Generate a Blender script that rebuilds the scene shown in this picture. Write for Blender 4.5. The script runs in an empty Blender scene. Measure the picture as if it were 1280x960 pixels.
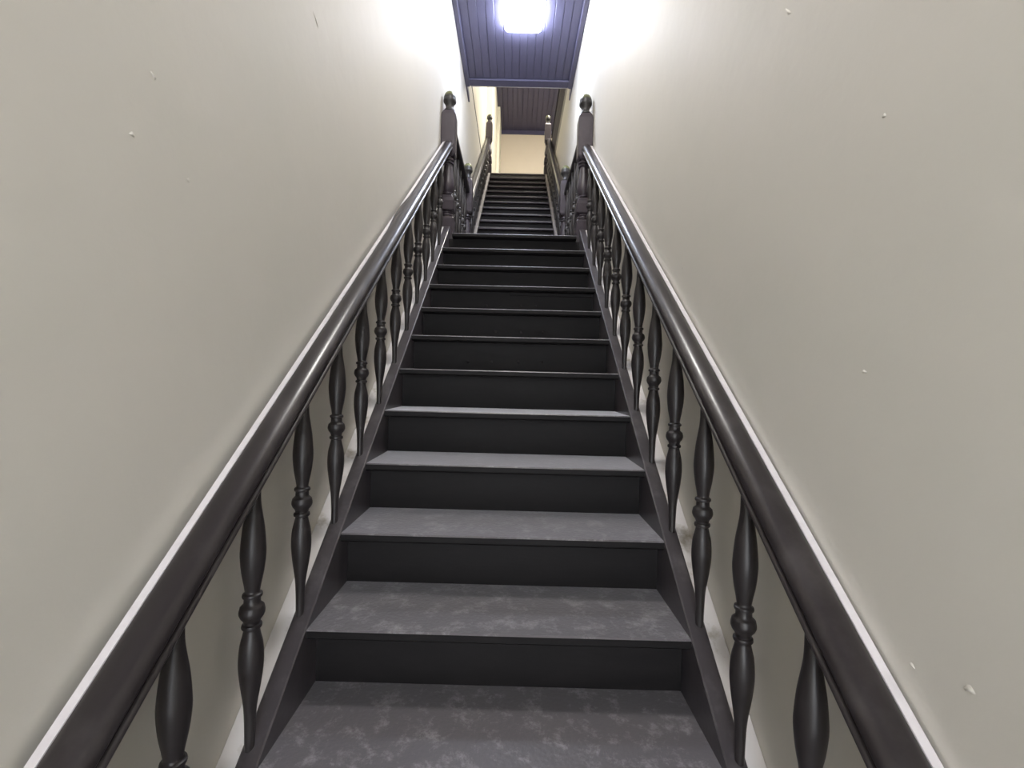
import bpy, bmesh, math, random
from mathutils import Matrix, Vector
random.seed(7)
S = bpy.context.scene
COL = S.collection

# ------------------------------------------------------------------ camera
cam_d = bpy.data.cameras.new('camera')
cam_d.sensor_fit = 'HORIZONTAL'
cam_d.sensor_width = 36.0
cam_d.lens = 570.0 / 1280.0 * 36.0
cam_d.clip_start = 0.02
cam = bpy.data.objects.new('camera', cam_d)
COL.objects.link(cam)
R_ = Vector((0.99968118, 0.00370231, 0.02497670))
U_ = Vector((-0.02500661, 0.00826422, 0.99965313))
F_ = Vector((-0.00349461, 0.99995900, -0.00835416))
M = Matrix((R_, U_, -F_)).transposed().to_4x4()
M.translation = Vector((0.02315, -0.97444, 0.85756))
cam.matrix_world = M
S.camera = cam

# ------------------------------------------------------------------ world (unseen daylight added as fill, entering by the doorway behind the camera)
W = bpy.data.worlds.new('world')
S.world = W
W.use_nodes = True
W.node_tree.nodes['Background'].inputs[0].default_value = (0.93, 0.96, 1.0, 1)
W.node_tree.nodes['Background'].inputs[1].default_value = 8.0

S.view_settings.view_transform = 'Standard'
S.view_settings.look = 'None'
S.view_settings.gamma = 1.0
S.view_settings.use_curve_mapping = False
S.view_settings.exposure = 0.26

LAMP_STAIR = 80.0      # emission strength of the lamp over the landing
LAMP_FILL = 92.0       # unseen lamp added over the lower flight to fill the near walls
LAMP_HALL = 350.0       # lamp in the upper hall

# ------------------------------------------------------------------ dimensions (metres)
RISE, RUN, HW, OV = 0.18, 0.231, 0.5116, 0.065       # lower flight
SL = RISE / RUN
RISE2, RUN2, HW2, Y2 = 0.178, 0.2363, 0.4965, 3.869  # upper flight
SL2 = RISE2 / RUN2
ZL = 1.98                    # landing
ZT = ZL + 15 * RISE2         # upper floor
YT = Y2 + 15 * RUN2
XW = 0.603                   # stair walls
XB = 0.545                   # baluster line
ZF = -0.72                   # lower floor
ZC = 4.2                     # stair ceiling
ZC2 = 7.1                    # hall ceiling

# ------------------------------------------------------------------ materials
def srgb(r, g, b):
    f = lambda c: (c / 255 / 12.92) if c / 255 <= 0.04045 else ((c / 255 + 0.055) / 1.055) ** 2.4
    return (f(r), f(g), f(b), 1)

def mat(name, base, rough=0.5, spots=None, scale=8.0, rough_var=0.0, bump=0.0, bump_scale=40.0,
        stretch=(1, 1, 1), lo=0.45, hi=0.7, coat=0.0, spec=0.5, detail=6.0, bump_detail=4.0, dist=0.02, rough_noise=0.62, warp=0.0):
    m = bpy.data.materials.new(name)
    m.use_nodes = True
    nt = m.node_tree
    b = nt.nodes['Principled BSDF']
    b.inputs['Base Color'].default_value = base
    b.inputs['Roughness'].default_value = rough
    b.inputs['Specular IOR Level'].default_value = spec
    b.inputs['Coat Weight'].default_value = coat
    geo = nt.nodes.new('ShaderNodeNewGeometry')
    mp = nt.nodes.new('ShaderNodeMapping')
    mp.inputs['Scale'].default_value = stretch
    nt.links.new(geo.outputs['Position'], mp.inputs['Vector'])
    if spots is not None:
        n = nt.nodes.new('ShaderNodeTexNoise')
        n.inputs['Scale'].default_value = scale
        n.inputs['Detail'].default_value = detail
        n.inputs['Roughness'].default_value = rough_noise
        n.inputs['Distortion'].default_value = warp
        nt.links.new(mp.outputs[0], n.inputs['Vector'])
        r = nt.nodes.new('ShaderNodeMapRange')
        r.inputs['From Min'].default_value = lo
        r.inputs['From Max'].default_value = hi
        nt.links.new(n.outputs['Fac'], r.inputs['Value'])
        mx = nt.nodes.new('ShaderNodeMix')
        mx.data_type = 'RGBA'
        mx.inputs['A'].default_value = base
        mx.inputs['B'].default_value = spots
        nt.links.new(r.outputs[0], mx.inputs['Factor'])
        nt.links.new(mx.outputs['Result'], b.inputs['Base Color'])
        if rough_var:
            mm = nt.nodes.new('ShaderNodeMath')
            mm.operation = 'MULTIPLY_ADD'
            mm.inputs[1].default_value = rough_var
            mm.inputs[2].default_value = rough
            nt.links.new(r.outputs[0], mm.inputs[0])
            nt.links.new(mm.outputs[0], b.inputs['Roughness'])
    if bump:
        n2 = nt.nodes.new('ShaderNodeTexNoise')
        n2.inputs['Scale'].default_value = bump_scale
        n2.inputs['Detail'].default_value = bump_detail
        nt.links.new(mp.outputs[0], n2.inputs['Vector'])
        bp = nt.nodes.new('ShaderNodeBump')
        bp.inputs['Strength'].default_value = bump
        bp.inputs['Distance'].default_value = dist
        nt.links.new(n2.outputs['Fac'], bp.inputs['Height'])
        nt.links.new(bp.outputs[0], b.inputs['Normal'])
    return m

M_wall = mat('stair_wall_paint', (0.60, 0.58, 0.525, 1), 0.6, (0.635, 0.603, 0.55, 1), 1.6, 0, 0.30, 9.0, lo=0.3, hi=0.7, dist=0.008, bump_detail=9.0)
M_cream = mat('hall_wall_paint', (0.74, 0.71, 0.60, 1), 0.6, (0.70, 0.67, 0.56, 1), 2.0, bump=0.15, bump_scale=9)
M_beige = mat('hall_back_paint', (0.70, 0.62, 0.52, 1), 0.6, (0.67, 0.59, 0.50, 1), 2.0, bump=0.15, bump_scale=9)
M_paint = mat('dark_gloss_paint', (0.036, 0.027, 0.035, 1), 0.38, (0.046, 0.036, 0.045, 1), 14, 0.08, 0.08, 60, lo=0.45, hi=0.75, dist=0.004)  # purple of the newels is the lamp's tint put into the colour
M_bal = mat('baluster_paint', (0.020, 0.0165, 0.0175, 1), 0.40, (0.028, 0.024, 0.025, 1), 14, 0.08, lo=0.45, hi=0.75)  # same dark paint as the newels, without the lamp tint
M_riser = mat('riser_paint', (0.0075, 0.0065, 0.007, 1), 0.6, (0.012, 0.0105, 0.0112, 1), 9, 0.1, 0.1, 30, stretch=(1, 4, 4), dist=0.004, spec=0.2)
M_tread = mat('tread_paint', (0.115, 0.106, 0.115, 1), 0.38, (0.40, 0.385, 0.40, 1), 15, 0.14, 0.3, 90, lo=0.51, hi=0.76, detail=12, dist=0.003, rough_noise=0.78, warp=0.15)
M_string = mat('stringer_paint', (0.050, 0.044, 0.049, 1), 0.30, (0.09, 0.083, 0.088, 1), 16, 0.12, 0.12, 60, lo=0.5, hi=0.75, dist=0.003)
for m_, w_ in ((M_tread, 1.0),):      # dust lying on the paint
    b_ = m_.node_tree.nodes['Principled BSDF']
    b_.inputs['Sheen Weight'].default_value = w_
    b_.inputs['Sheen Roughness'].default_value = 0.35
    b_.inputs['Sheen Tint'].default_value = (0.95, 0.93, 1.0, 1)
M_rail = mat('handrail_paint', (0.022, 0.018, 0.0195, 1), 0.28, (0.055, 0.048, 0.049, 1), 6, 0.10, lo=0.5, hi=0.75)
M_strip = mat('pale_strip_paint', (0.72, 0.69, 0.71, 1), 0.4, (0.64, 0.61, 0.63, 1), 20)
M_ledge = mat('ledge_paint', (0.74, 0.72, 0.73, 1), 0.4, (0.36, 0.32, 0.26, 1), 11, 0.1, lo=0.56, hi=0.72)
M_ceil = mat('ceiling_board_paint', (0.120, 0.116, 0.190, 1), 0.36, (0.14, 0.136, 0.22, 1), 20, 0.1, 0.1, 60, stretch=(6, 0.4, 1), dist=0.004)  # the lamp's bluish glow is put into the board colour
M_ceil2 = mat('hall_ceiling_paint', (0.064, 0.061, 0.125, 1), 0.5, (0.072, 0.069, 0.135, 1), 8)
M_parapet = mat('parapet_paint', (0.034, 0.031, 0.045, 1), 0.7, (0.042, 0.038, 0.052, 1), 8, spec=0.15)
M_floor = mat('floor_paint', (0.05, 0.046, 0.047, 1), 0.45, (0.09, 0.085, 0.087, 1), 6)
M_shine = mat('worn_cap_paint', (0.34, 0.32, 0.315, 1), 0.4, (0.26, 0.24, 0.24, 1), 18)  # pale tone paints the gloss reflection on the upper stringers
M_screw = mat('screw_paint', (0.020, 0.018, 0.019, 1), 0.6, spec=0.2)
M_white = mat('lamp_body', (0.8, 0.8, 0.8, 1), 0.4)
M_edge = mat('bulkhead_edge_lit', (0.55, 0.53, 0.56, 1), 0.5)  # pale tone stands for hall light caught on the ceiling edge

def finial_mat():
    m = mat('finial_worn_paint', (0.02, 0.018, 0.018, 1), 0.4)
    nt = m.node_tree
    b = nt.nodes['Principled BSDF']
    tc = nt.nodes.new('ShaderNodeTexCoord')
    sp = nt.nodes.new('ShaderNodeSeparateXYZ')
    nt.links.new(tc.outputs['Generated'], sp.inputs[0])
    n = nt.nodes.new('ShaderNodeTexNoise')
    n.inputs['Scale'].default_value = 3.0
    nt.links.new(tc.outputs['Generated'], n.inputs['Vector'])
    ad = nt.nodes.new('ShaderNodeMath'); ad.operation = 'MULTIPLY_ADD'
    ad.inputs[1].default_value = 0.35
    nt.links.new(n.outputs['Fac'], ad.inputs[0])
    nt.links.new(sp.outputs['Z'], ad.inputs[2])
    r = nt.nodes.new('ShaderNodeMapRange')
    r.inputs['From Min'].default_value = 0.86
    r.inputs['From Max'].default_value = 1.02
    nt.links.new(ad.outputs[0], r.inputs['Value'])
    mx = nt.nodes.new('ShaderNodeMix'); mx.data_type = 'RGBA'
    mx.inputs['A'].default_value = (0.02, 0.018, 0.018, 1)
    mx.inputs['B'].default_value = (0.13, 0.135, 0.05, 1)
    nt.links.new(r.outputs[0], mx.inputs['Factor'])
    nt.links.new(mx.outputs['Result'], b.inputs['Base Color'])
    return m
M_finial = finial_mat()

def emit(name, col, strength):
    m = bpy.data.materials.new(name)
    m.use_nodes = True
    b = m.node_tree.nodes['Principled BSDF']
    b.inputs['Base Color'].default_value = (0.9, 0.9, 0.9, 1)
    b.inputs['Emission Color'].default_value = col
    b.inputs['Emission Strength'].default_value = strength
    return m

# ------------------------------------------------------------------ helpers
def mesh(name, verts, faces, material, smooth=False):
    me = bpy.data.meshes.new(name)
    me.from_pydata([tuple(v) for v in verts], [], faces)
    me.materials.append(material)
    bm = bmesh.new(); bm.from_mesh(me)
    bmesh.ops.recalc_face_normals(bm, faces=bm.faces[:])
    bm.to_mesh(me); bm.free()
    if smooth:
        for p in me.polygons:
            p.use_smooth = True
    return me

def obj(name, me, parent=None, loc=(0, 0, 0)):
    o = bpy.data.objects.new(name, me)
    COL.objects.link(o)
    o.location = loc
    o.parent = parent
    return o

def box_me(name, x0, x1, y0, y1, z0, z1, material, bev=0.0, seg=1):
    v = [(x, y, z) for x in (x0, x1) for y in (y0, y1) for z in (z0, z1)]
    f = [(0, 1, 3, 2), (4, 6, 7, 5), (0, 4, 5, 1), (2, 3, 7, 6), (0, 2, 6, 4), (1, 5, 7, 3)]
    me = mesh(name, v, f, material)
    if bev:
        bm = bmesh.new(); bm.from_mesh(me)
        bmesh.ops.bevel(bm, geom=bm.edges[:], offset=bev, segments=seg, profile=0.5, affect='EDGES')
        bm.to_mesh(me); bm.free()
    return me

def box(name, x0, x1, y0, y1, z0, z1, material, parent=None, bev=0.0, seg=1):
    """box whose origin sits at its centre-bottom"""
    cx, cy = (x0 + x1) / 2, (y0 + y1) / 2
    me = box_me(name, x0 - cx, x1 - cx, y0 - cy, y1 - cy, 0, z1 - z0, material, bev, seg)
    pl = Vector((0, 0, 0)) if parent is None else parent.location
    return obj(name, me, parent, Vector((cx, cy, z0)) - pl)

def sweep_me(name, prof, y0, y1, slope, material, n=1, smooth_ang=None):
    """profile of (x, v) swept along y with z = slope*y + v, ends cut vertically, caps closed"""
    k = len(prof)
    v, f = [], []
    for i in range(n + 1):
        y = y0 + (y1 - y0) * i / n
        for (x, h) in prof:
            v.append((x, y, slope * y + h))
    for i in range(n):
        for j in range(k):
            a, b = i * k + j, i * k + (j + 1) % k
            f.append((a, b, b + k, a + k))
    f.append(tuple(range(k))); f.append(tuple(range(n * k, n * k + k)))
    me = mesh(name, v, f, material)
    if smooth_ang:
        for p in me.polygons:
            p.use_smooth = True
        me.set_sharp_from_angle(angle=math.radians(smooth_ang))
    return me

def lathe_me(name, prof, material, n=20, sharp=40):
    """prof of (r, z) from the bottom to the top"""
    v, f = [], []
    k = len(prof)
    for (r, z) in prof:
        for i in range(n):
            a = 2 * math.pi * i / n
            v.append((r * math.cos(a), r * math.sin(a), z))
    for j in range(k - 1):
        for i in range(n):
            a, b = j * n + i, j * n + (i + 1) % n
            f.append((a, b, b + n, a + n))
    f.append(tuple(range(n))); f.append(tuple(range((k - 1) * n, k * n)))
    me = mesh(name, v, f, material)
    for p in me.polygons:
        p.use_smooth = True
    me.set_sharp_from_angle(angle=math.radians(sharp))
    return me

def smooth_prof(pts, sub=3):
    """Catmull-Rom through (r, z) control points"""
    out = []
    for i in range(len(pts) - 1):
        p0 = pts[max(i - 1, 0)]; p1 = pts[i]; p2 = pts[i + 1]; p3 = pts[min(i + 2, len(pts) - 1)]
        for s in range(sub):
            t = s / sub
            q = []
            for d in (0, 1):
                q.append(0.5 * (2 * p1[d] + (p2[d] - p0[d]) * t + (2 * p0[d] - 5 * p1[d] + 4 * p2[d] - p3[d]) * t * t
                         + (3 * p1[d] - p0[d] - 3 * p2[d] + p3[d]) * t ** 3))
            out.append((max(q[0], 0.001), q[1]))
    out.append(pts[-1])
    return out

def empty(name, loc, label, cat, group=None):
    o = bpy.data.objects.new(name, None)
    COL.objects.link(o)
    o.empty_display_size = 0.1
    o.location = loc
    tag(o, label, cat, group)
    return o

def tag(o, label, cat, group=None):
    o['label'] = label
    o['category'] = cat
    if group:
        o['group'] = group
    return o

def struct(o, label=None, cat=None):
    o['kind'] = 'structure'
    if label:
        o['label'] = label
    if cat:
        o['category'] = cat
    return o

# ------------------------------------------------------------------ the setting
T = 0.12
wl = struct(box('wall_left', -XW - T, -XW, -3.2, YT + 0.1, ZF, 4.57, M_wall), 'plain grey-cream plaster wall beside the chipped pale rail strip', 'wall')
wr = struct(box('wall_right', XW, XW + T, -3.2, YT + 0.1, ZF, 4.5, M_wall), 'plain grey-cream plaster wall beside the unbroken pale rail strip', 'wall')
struct(box('wall_upper_left', -XW - T, -XW - 0.004, 4.33, YT + 0.1, 4.6, ZC2, M_cream), 'cream upper wall above the thin dark line', 'wall')
struct(box('wall_hall_left', -XW - T, -0.50, YT + 0.1, 9.5, 4.5, ZC2, M_cream), 'cream wall of the upper hall behind the head newel post', 'wall')
struct(box('wall_hall_pier', -XW - T, -0.44, 9.5, 10.5, 4.5, ZC2, M_cream), 'cream pier at the far end of the upper hall', 'wall')
struct(box('wall_back', -0.80, 2.2, 10.5, 10.62, 4.5, ZC2, M_beige), 'beige end wall of the upper hall above the top stair', 'wall')
struct(box('wall_hall_right', 2.1, 2.2, 4.33, 10.5, 4.65, ZC2, M_cream), 'cream side wall of the upper hall', 'wall')
struct(box('wall_hall_light_stop', -XW - T, 2.2, 4.225, 4.33, 4.36, ZC2, M_cream), 'unseen cream wall added over the ceiling edge to keep hall light in', 'wall')  # added so that hall light does not leak past the ceiling
struct(box('wall_light_stop', -XW, XW, YT + 0.1, YT + 0.2, ZF, 4.49, M_wall), 'unseen wall added below the upper flight to stop light leaking in', 'wall')  # added to stop world light leaking through the stair joints
# unseen end wall of the lower passage, doorway added to let in fill daylight
struct(box('wall_front', -XW, -0.5, -3.2, -3.08, ZF, ZC, M_wall), 'plaster jamb beside the doorway added for fill light', 'wall')
struct(box('wall_front', 0.5, XW, -3.2, -3.08, ZF, ZC, M_wall), 'plaster jamb beside the doorway added for fill light', 'wall')
struct(box('wall_front', -0.5, 0.5, -3.2, -3.08, ZF + 3.0, ZC, M_wall), 'plaster wall above the doorway added for fill light', 'wall')

struct(box('floor', -XW, XW, -3.2, YT + 0.1, ZF - 0.1, ZF, M_floor), 'dark floor at the foot of the stairs', 'floor')  # carried on under the stairs to shut out leaking world light
landing = struct(box('floor', -XW, XW, 2.632, 4.16, ZL - 0.16, ZL, M_floor), 'dark landing floor between the two flights', 'floor')
struct(box('floor', -XW, 2.1, YT + 0.02, 10.5, ZT - 0.15, ZT, M_floor), 'dark upper hall floor at the top stair', 'floor')
struct(box('floor', XW, 2.1, 4.33, YT + 0.02, 4.5, ZT, M_floor), 'dark upper hall floor beside the stairwell', 'floor')

# stair ceiling: backing slab with a tongue-and-groove board for each strip
ceil = struct(box('ceiling', -XW - T, XW + T, -3.2, 4.22, ZC + 0.03, ZC + 0.16, M_ceil), 'dark purple-brown boarded ceiling around the square light', 'ceiling')
nb = 14
bw = (2 * XW - 0.10) / nb
bme = box_me('board', -bw / 2 + 0.0012, bw / 2 - 0.0012, -3.65, 3.65, 0, 0.03, M_ceil, 0.003)
for i in range(nb):
    o = obj('board', bme, ceil)
    o.location = Vector((-XW + 0.05 + bw * (i + 0.5), 0.46, ZC + random.uniform(-0.001, 0.001))) - ceil.location
ceil2 = struct(box('ceiling', -XW - T, 2.2, 4.22, 10.62, ZC2 + 0.02, ZC2 + 0.12, M_ceil2), 'dark ceiling of the upper hall above the beige wall', 'ceiling')
nb2 = 24
bw2 = 2.7 / nb2
b2 = box_me('board', -bw2 / 2 + 0.002, bw2 / 2 - 0.002, -3.1, 3.1, 0, 0.025, M_ceil2, 0.004)
for i in range(nb2):
    o = obj('board', b2, ceil2)
    o.location = Vector((-0.60 + bw2 * (i + 0.5), 7.4, ZC2)) - ceil2.location
# trims
struct(box('trim_1', -XW, -XW + 0.05, -3.2, 4.22, ZC - 0.035, ZC + 0.02, M_ceil, bev=0.008), 'dark cornice strip along the boarded ceiling', 'trim')
struct(box('trim_2', XW - 0.05, XW, -3.2, 4.22, ZC - 0.035, ZC + 0.02, M_ceil, bev=0.008), 'dark cornice strip along the boarded ceiling', 'trim')
struct(box('trim_3', -XW, -XW + 0.014, 4.22, 4.52, ZC - 0.02, ZC + 0.05, M_ceil), 'short end of cornice past the ceiling edge', 'trim')
struct(box('trim_4', XW - 0.014, XW, 4.22, 4.42, ZC - 0.035, ZC + 0.05, M_ceil), 'short end of cornice past the ceiling edge', 'trim')
struct(box('trim_5', -XW + 0.05, XW - 0.05, 4.11, 4.222, ZC - 0.02, ZC + 0.0, M_ceil, bev=0.005), 'dark cross board at the end of the boarded ceiling', 'trim')
struct(box('trim_6', -XW + 0.06, XW - 0.06, 4.222, 4.232, ZC - 0.02, ZC + 0.16, M_edge), 'thin edge of the boarded ceiling, hall light put into its pale colour', 'trim')
struct(box('trim_7', -XW - 0.004, -XW + 0.004, 4.33, YT + 0.1, 4.57, 4.60, M_paint), 'thin dark line between stair wall and cream wall', 'trim')
struct(box('trim_8', -0.44, 2.1, 10.47, 10.5, ZC2 - 0.09, ZC2, M_ceil2), 'dark cornice over the beige end wall', 'trim')

# plaster blemishes on the stair walls
def blob(parent, x, y, z, l, w, d, ang, sgn):
    n, v, f = 10, [], []
    for rr, dd in ((1.0, -0.15), (0.72, 0.55), (0.35, 0.95)):
        for i in range(n):
            a = 2 * math.pi * i / n
            k = 1 + 0.25 * math.sin(3 * a + y * 9)
            u, t = 0.75 * l * rr * k * math.cos(a), w * rr * k * math.sin(a)
            v.append((sgn * d * dd, u * math.cos(ang) - t * math.sin(ang), u * math.sin(ang) + t * math.cos(ang)))
    v.append((sgn * d, 0, 0))
    for j in range(2):
        for i in range(n):
            a, b = j * n + i, j * n + (i + 1) % n
            f.append((a, b, b + n, a + n))
    for i in range(n):
        f.append((2 * n + i, 2 * n + (i + 1) % n, 3 * n))
    o = obj('plaster_lump', mesh('plaster_lump', v, f, M_wall, True), parent)
    o.location = Vector((x, y, z)) - parent.location
for (y, z, l, w, a) in ((-0.196, 1.36, 0.010, 0.004, -0.6), (0.414, 1.934, 0.03, 0.006, -0.5), (-0.237, 1.239, 0.008, 0.004, 0.3), (-0.11, 1.221, 0.007, 0.004, 0.2)):
    blob(wl, -XW, y, z, l, w, 0.0018, a, 1)
for (y, z, l, w, a) in ((-0.405, 0.485, 0.010, 0.005, -0.3), (-0.242, 1.294, 0.006, 0.004, 0.5), (0.625, 1.265, 0.007, 0.004, 0.2),
                        (0.032, 1.678, 0.025, 0.004, 0.9), (-0.217, 0.886, 0.008, 0.003, 0.2), (-0.323, 0.464, 0.008, 0.003, 0.2)):
    blob(wr, XW, y, z, l, w, 0.0018, a, -1)

# ------------------------------------------------------------------ staircases
TH = 0.028
def tread_me(hw, depth, front=None):
    """tread with rounded nosing; front at y=0, top at z=0"""
    pr = [(0.006, -TH), (0.0, -TH + 0.006), (0.0, -0.004), (0.004, 0.0), (depth * 0.5, 0.0), (depth, 0.0), (depth, -TH)]
    k = len(pr)
    v = [(-hw, y, z) for y, z in pr] + [(hw, y, z) for y, z in pr]
    f = [(j, (j + 1) % k, (j + 1) % k + k, j + k) for j in range(k)] + [tuple(range(k)), tuple(range(k, 2 * k))]
    me = mesh('tread', v, f, M_tread)
    me.materials.append(front or M_riser)  # lower nosing fronts go darker: missing lamplight put into the colour
    for p in me.polygons:
        if p.normal.z < 0.5:
            p.material_index = 1
    return me

def stair_sides(st, hw, y0, y1, slope, zoff):
    L = st.location
    for s in (-1, 1):
        pr = [(s * hw, zoff - 0.30), (s * hw, zoff + 0.001), (s * (hw + 0.004), zoff + 0.004), (s * 0.556, zoff + 0.004), (s * 0.559, zoff + 0.001), (s * 0.559, zoff - 0.30)]
        obj('stringer', sweep_me('stringer', pr, y0, y1, slope, M_string, 1), st, -L)
        pr = [(s * 0.5595, zoff - 0.2), (s * 0.5595, zoff - 0.001), (s * 0.6015, zoff - 0.001), (s * 0.6015, zoff - 0.2)]
        o = obj('ledge', sweep_me('ledge', pr, y0, y1, slope, M_ledge, 1), st, -L)
        o['label'] = 'pale dusty ledge between stringer and wall'

st1 = empty('staircase', (0, -0.62, ZF), 'dark painted lower flight with dusty scuffed treads, rising to the landing', 'staircase')
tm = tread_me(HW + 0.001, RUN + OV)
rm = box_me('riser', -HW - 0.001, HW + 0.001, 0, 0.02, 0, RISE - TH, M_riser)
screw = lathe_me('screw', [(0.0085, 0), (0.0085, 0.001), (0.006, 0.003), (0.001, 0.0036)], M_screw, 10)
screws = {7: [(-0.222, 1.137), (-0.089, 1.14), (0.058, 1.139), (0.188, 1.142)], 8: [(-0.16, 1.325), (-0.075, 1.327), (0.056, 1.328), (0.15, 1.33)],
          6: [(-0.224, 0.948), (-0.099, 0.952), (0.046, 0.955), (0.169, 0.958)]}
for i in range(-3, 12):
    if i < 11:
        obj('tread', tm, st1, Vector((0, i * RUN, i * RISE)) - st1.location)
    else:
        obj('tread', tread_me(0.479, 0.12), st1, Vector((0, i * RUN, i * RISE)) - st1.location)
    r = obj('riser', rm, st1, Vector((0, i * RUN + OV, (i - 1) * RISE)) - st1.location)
    for (x, z) in screws.get(i, []):
        c = obj('screw', screw, r, (x, 0.0005, z - (i - 1) * RISE))
        c.rotation_euler = (math.pi / 2, 0, 0)
    if i == 8:
        obj('batten', box_me('batten', -0.015, HW - 0.002, -0.009, 0.0, RISE - TH - 0.022, RISE - TH, M_riser, 0.002), r)
stair_sides(st1, HW, -0.75, 2.6425, SL, 0.0)

st2 = empty('staircase', (0, Y2 + RUN2, ZL), 'dark glossy upper flight of narrow-looking steps beyond the landing', 'staircase')
tm2 = tread_me(HW2 + 0.001, RUN2 + 0.05, M_paint)  # upper nosing fronts take a lighter paint: lamplight put into the colour
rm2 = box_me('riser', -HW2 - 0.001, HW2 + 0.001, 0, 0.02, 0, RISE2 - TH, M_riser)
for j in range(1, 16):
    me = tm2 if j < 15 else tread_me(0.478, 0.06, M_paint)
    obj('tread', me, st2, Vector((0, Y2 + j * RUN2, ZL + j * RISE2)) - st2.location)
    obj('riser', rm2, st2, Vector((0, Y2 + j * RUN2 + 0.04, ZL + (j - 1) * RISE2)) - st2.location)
ZO2 = ZL - Y2 * SL2
stair_sides(st2, HW2, 4.14, YT - 0.04, SL2, ZO2)
for c in [c for c in st2.children if c.name.startswith('stringer')]:
    s = 1 if c.data.vertices[0].co.x > 0 else -1
    pr = [(s * (HW2 + 0.001), ZO2 + 0.003), (s * (HW2 + 0.001), ZO2 + 0.009), (s * (HW2 + 0.034), ZO2 + 0.009), (s * (HW2 + 0.034), ZO2 + 0.003)]
    o = obj('shine_strip', sweep_me('shine_strip', pr, 4.14, YT - 0.04, SL2, M_shine), c)  # reflection on the stringer top, modelled as a pale strip
    o['label'] = 'pale strip along the stringer edge, gloss reflection put into its colour'

# landing kerbs under the level balustrades
for s in (-1, 1):
    k = box('landing_kerb', min(s * 0.50, s * XW), max(s * 0.50, s * XW), 2.759, 3.991, ZL, ZL + 0.05, M_string, bev=0.004)
    tag(k, 'low dark kerb under the level landing balusters', 'kerb', 'kerbs along the landing')

# ------------------------------------------------------------------ balusters, rails, newel posts
BAL = [(0.0102, -0.012), (0.0104, 0.0), (0.0112, 0.045), (0.0137, 0.093), (0.0205, 0.140), (0.0250, 0.178), (0.0256, 0.205), (0.0235, 0.232), (0.0190, 0.252), (0.0162, 0.265)]
BALU = [(0.0150, 0.350), (0.0175, 0.366), (0.0228, 0.395), (0.0262, 0.430), (0.0255, 0.455), (0.0222, 0.492), (0.0170, 0.525), (0.0142, 0.545), (0.0131, 0.570), (0.0128, 0.640)]
def ring(r0, r1, z0, z1):
    c = (z0 + z1) / 2; h = (z1 - z0) / 2
    return [(r0, z0)] + [(r0 + (r1 - r0) * math.sin(math.pi * t / 4) ** 0.7, c - h * math.cos(math.pi * t / 4)) for t in (1, 2, 3)] + [(r0, z1)]
def bal_prof(k=1.0):
    p = smooth_prof(BAL)
    p += ring(0.0165, 0.0212, 0.268, 0.279)
    p += [(0.0168, 0.283), (0.0185, 0.288), (0.0235, 0.294), (0.0266, 0.302), (0.0266, 0.308), (0.0248, 0.315), (0.0246, 0.317), (0.0215, 0.320), (0.0172, 0.324), (0.0170, 0.333)]
    p += ring(0.0168, 0.0210, 0.337, 0.347)
    p += smooth_prof(BALU)
    return [(r, z * k) for r, z in p]
bal_me = lathe_me('baluster', bal_prof(), M_bal, 20, 50)
bal_lv = lathe_me('baluster', bal_prof(1.34), M_bal, 16, 50)

RX = {-1: 0.0, 1: 0.014}     # the rails do not sit quite over the baluster line
def rail_prof(s, v0):
    """handrail section, inner side towards the stairs; (x, height)"""
    P = [(-0.037, 0.018), (-0.036, 0.052)]
    P += [(-0.021, 0.056)]
    for a in range(0, 9):                     # rounded back
        t = math.radians(128 - a * 16.5)
        P.append((0.004 + 0.036 * math.cos(t), 0.036 + 0.030 * math.sin(t)))
    P += [(0.036, 0.026), (0.0325, 0.021), (0.0325, 0.018), (0.037, 0.0165), (0.040, 0.013), (0.041, 0.009), (0.039, 0.004), (0.034, 0.001), (0.027, 0.0), (-0.026, 0.0), (-0.033, 0.006)]
    return [(s * (XB + RX[s]) - s * u, v0 + v) for u, v in P]

RB = 0.615      # rail underside above the nosing line
def handrail(parent, s, y0, y1, slope, v0, strips):
    L = parent.location
    h = obj('handrail', sweep_me('handrail', rail_prof(s, v0), y0, y1, slope, M_rail, 6, 35), parent, -L)
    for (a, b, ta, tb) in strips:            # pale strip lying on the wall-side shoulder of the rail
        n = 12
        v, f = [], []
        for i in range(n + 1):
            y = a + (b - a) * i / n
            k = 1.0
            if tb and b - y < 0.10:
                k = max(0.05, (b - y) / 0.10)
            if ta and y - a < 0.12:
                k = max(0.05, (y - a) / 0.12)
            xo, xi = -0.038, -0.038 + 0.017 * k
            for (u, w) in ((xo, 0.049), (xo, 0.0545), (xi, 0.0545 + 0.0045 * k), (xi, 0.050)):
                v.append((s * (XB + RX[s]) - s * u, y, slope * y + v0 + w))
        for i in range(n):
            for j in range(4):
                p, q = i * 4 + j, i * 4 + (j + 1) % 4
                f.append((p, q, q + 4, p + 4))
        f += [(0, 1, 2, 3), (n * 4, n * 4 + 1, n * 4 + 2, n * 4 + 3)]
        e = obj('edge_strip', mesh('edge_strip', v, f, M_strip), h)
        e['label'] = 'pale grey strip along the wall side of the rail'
    return h

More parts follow.
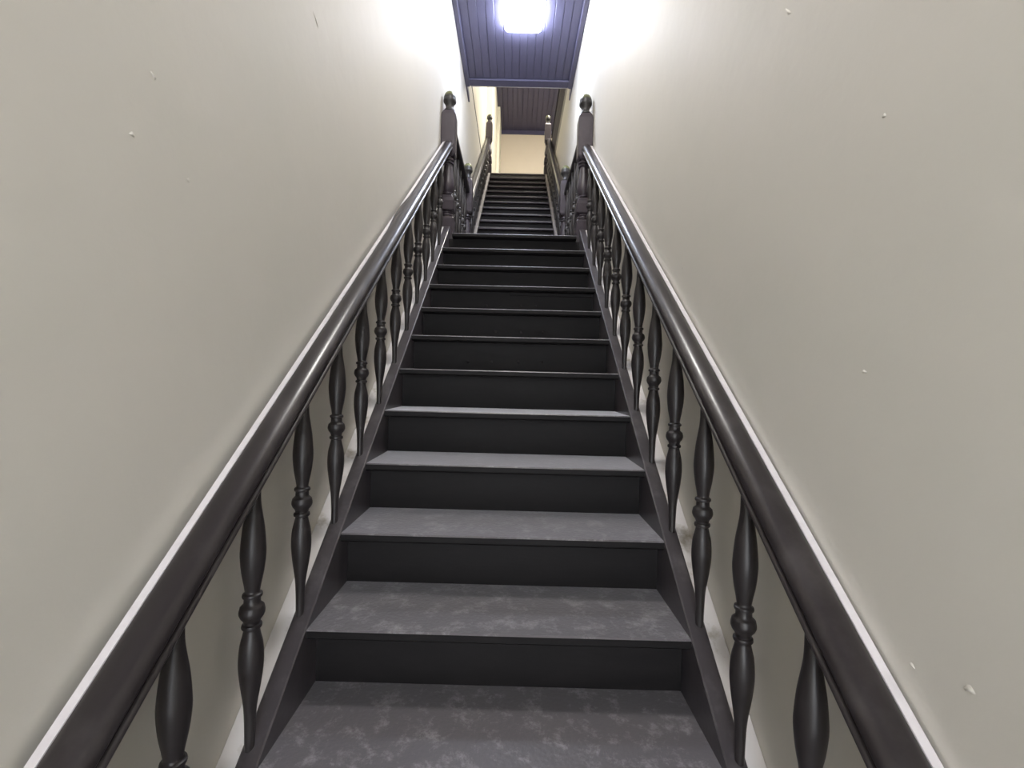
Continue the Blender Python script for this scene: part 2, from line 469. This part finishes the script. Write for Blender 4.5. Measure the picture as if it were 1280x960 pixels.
for s in (-1, 1):
    lab = 'dark turned balustrade of the lower flight, pale rail strip chipped through' if s < 0 else 'dark turned balustrade of the lower flight, pale rail strip unbroken'
    b = empty('balustrade', (s * XB, -0.7, -0.7 * SL), lab, 'balustrade', 'balustrades of the lower flight')
    strips = [(-0.75, 1.27, 0, 1), (1.38, 2.64, 1, 0)] if s < 0 else [(-0.75, 2.64, 0, 0)]
    handrail(b, s, -0.772, 2.6425, SL, RB - (0.006 if s > 0 else 0), strips)
    for i in range(-3, 11):
        y = (i + 0.14) * RUN
        obj('baluster', bal_me, b, Vector((s * XB, y, SL * y)) - b.location)
    # level run along the landing
    b = empty('balustrade', (s * XB, 2.7, ZL), 'dark level landing balustrade, in line with the rail with the ' + ('chipped' if s < 0 else 'unbroken') + ' strip', 'balustrade', 'balustrades along the landing')
    handrail(b, s, 2.7578, 3.9925, 0.0, ZL + 0.90, [])
    for i in range(6):
        obj('baluster', bal_lv, b, Vector((s * XB, 2.86 + i * 0.20, ZL + 0.0665)) - b.location)
    # upper flight
    b = empty('balustrade', (s * XB, 4.2, ZO2 + 4.2 * SL2), 'dark turned balustrade climbing the upper flight to the newel post against the ' + ('cream wall' if s < 0 else 'dark ceiling'), 'balustrade', 'balustrades of the upper flight')
    handrail(b, s, 4.1078, YT - 0.04, SL2, ZO2 + RB - 0.02, [])
    for j in range(2, 15):
        y = Y2 + (j + 0.14) * RUN2
        obj('baluster', bal_me, b, Vector((s * XB, y, SL2 * y + ZO2)) - b.location)

def block_me(name, hw, z0, z1, top=0.0, bot=0.0, inset=0.02, bev=0.004):
    """square block whose top/bottom narrow over the given heights"""
    lv = []
    if bot:
        for t in (0, 0.35, 0.7, 1):
            lv.append((hw - inset * (1 - math.sin(t * math.pi / 2)), z0 + bot * t))
    else:
        lv.append((hw, z0))
    if top:
        for t in (0, 0.35, 0.7, 1):
            lv.append((hw - inset * (1 - math.cos(t * math.pi / 2)), z1 - top + top * t))
    else:
        lv.append((hw, z1))
    c = bev
    v, f = [], []
    for (w, z) in lv:
        for (x, y) in ((w - c, -w), (w, -w + c), (w, w - c), (w - c, w), (-w + c, w), (-w, w - c), (-w, -w + c), (-w + c, -w)):
            v.append((x, y, z))
    for j in range(len(lv) - 1):
        for i in range(8):
            a, b = j * 8 + i, j * 8 + (i + 1) % 8
            f.append((a, b, b + 8, a + 8))
    f += [tuple(range(8)), tuple(range((len(lv) - 1) * 8, len(lv) * 8))]
    return mesh(name, v, f, M_paint)

Q = 0.057
base_me = block_me('base_block', Q, -0.01, 0.165, top=0.02, inset=0.012)
turn1 = lathe_me('turned_collar', [(0.040, 0.160), (0.044, 0.168)] + ring(0.044, 0.052, 0.172, 0.184) + [(0.043, 0.188)] + ring(0.044, 0.051, 0.192, 0.202) + [(0.042, 0.206), (0.042, 0.212)], M_paint, 24)
mid_me = block_me('middle_block', Q, 0.206, 0.335, top=0.05, bot=0.012, inset=0.018)
vase = lathe_me('vase_turning', [(0.034, 0.33)] + ring(0.036, 0.047, 0.338, 0.352) + smooth_prof([(0.036, 0.356), (0.046, 0.375), (0.0525, 0.405), (0.0515, 0.44), (0.044, 0.49), (0.036, 0.54), (0.032, 0.575)], 4)
                + ring(0.034, 0.045, 0.580, 0.594) + [(0.036, 0.598)] + ring(0.037, 0.048, 0.602, 0.618) + [(0.038, 0.622), (0.038, 0.64)], M_paint, 24)
shaft = block_me('shaft', Q, 0.630, 0.990, top=0.045, bot=0.03, inset=0.016)
finial = lathe_me('finial', [(0.034, 0.985)] + ring(0.037, 0.046, 0.989, 1.006) + smooth_prof([(0.036, 1.010), (0.0315, 1.024), (0.033, 1.040), (0.040, 1.054), (0.048, 1.065)], 3)
                  + [(0.051, 1.070), (0.0515, 1.082), (0.050, 1.086)] + smooth_prof([(0.0495, 1.088), (0.0490, 1.103), (0.0435, 1.122), (0.033, 1.138), (0.018, 1.149), (0.002, 1.152)], 3), M_finial, 24, 45)
def newel(x, y, z, k, label, group):
    e = empty('newel_post', (x, y, z), label, 'newel post', group)
    for nm, me in (('base_block', base_me), ('turned_collar', turn1), ('middle_block', mid_me), ('vase_turning', vase), ('shaft', shaft), ('finial', finial)):
        o = obj(nm, me, e)
        o.scale = (1, 1, k)
        if nm == 'finial':
            o['label'] = 'ball cap with olive worn top'
    return e
for s in (-1, 1):
    newel(s * 0.5445, 2.70, ZL, 1.022, 'tall dark newel post with ball cap ending the rail with the ' + ('chipped' if s < 0 else 'unbroken') + ' strip', 'newel posts at the head of the lower flight')
    newel(s * 0.536, 4.05, ZL, 1.08, 'newel post at foot of upper flight, in line with the ' + ('chipped' if s < 0 else 'unbroken') + ' rail strip', 'newel posts at the foot of the upper flight')
    lab = 'dark newel post at the top stair, standing against the cream wall' if s < 0 else 'dark newel post at the top stair, standing against the dark hall ceiling'
    newel(s * 0.536, YT + 0.02, ZT - 0.01, 0.94, lab, 'newel posts at the top stair')
    newel(s * 0.536, -0.83, ZF, 1.0, 'dark newel post at the lowest step, starting the rail with the ' + ('chipped' if s < 0 else 'unbroken') + ' strip', 'newel posts at the foot of the lower flight')

# dark boarded parapet of the upper hall beside the stairwell
pp = empty('stairwell_parapet', (XW + 0.06, 4.4, ZT), 'dark timber parapet of long boards edging the stairwell under the hall ceiling', 'parapet')
for i in range(5):
    z0 = 4.56 + i * 0.14
    o = obj('board', box_me('board', -0.055, -0.030, 0, 3.0, 0, 0.122, M_parapet, 0.004), pp)
    o.location = Vector((XW + 0.06, 4.34, z0)) - pp.location
o = obj('cap_rail', box_me('cap_rail', -0.07, 0.02, 0, 3.0, 0, 0.04, M_parapet, 0.006), pp)
o.location = Vector((XW + 0.06, 4.34, 4.56 + 0.70)) - pp.location

# ------------------------------------------------------------------ ceiling lights
def ceiling_light(x, y, z, w, d, col, strength, label):
    e = empty('ceiling_light', (x, y, z), label, 'ceiling light')
    def rsq(w, n=8, r=0.22):
        pts = []
        c = w * (1 - r)
        for (sx, sy, a0) in ((1, 1, 0), (-1, 1, 90), (-1, -1, 180), (1, -1, 270)):
            for i in range(n + 1):
                a = math.radians(a0 + 90 * i / n)
                pts.append((sx * c + w * r * math.cos(a), sy * c + w * r * math.sin(a)))
        return pts
    def stack(nm, lv, m):
        v, f = [], []
        for (ww, zz) in lv:
            v += [(px, py, zz) for px, py in rsq(ww)]
        k = len(rsq(1))
        for j in range(len(lv) - 1):
            for i in range(k):
                a, b = j * k + i, j * k + (i + 1) % k
                f.append((a, b, b + k, a + k))
        f += [tuple(range(k)), tuple(range((len(lv) - 1) * k, len(lv) * k))]
        me = mesh(nm, v, f, m, True)
        me.set_sharp_from_angle(angle=math.radians(50))
        return obj(nm, me, e)
    stack('base_plate', [(w * 0.97, 0.0), (w * 0.97, -0.015)], M_white)
    stack('diffuser', [(w, -0.015), (w, -d * 0.7), (w * 0.95, -d * 0.9), (w * 0.85, -d)], emit('diffuser_glow', col, strength))
    return e
ceiling_light(0.03, 3.20, ZC - 0.002, 0.17, 0.06, (0.80, 0.86, 1.0, 1), LAMP_STAIR, 'square white glowing light on the dark boarded ceiling over the stairs')
ceiling_light(0.0, 0.9, ZC - 0.002, 0.185, 0.06, (1.0, 0.97, 0.92, 1), LAMP_FILL, 'unseen square light added over the lower treads to brighten the near walls')  # extra light out of view, lifts the walls near the camera
ceiling_light(1.0, 7.1, ZC2, 0.185, 0.06, (1.0, 0.94, 0.83, 1), LAMP_HALL, 'square warm light on the upper hall ceiling')
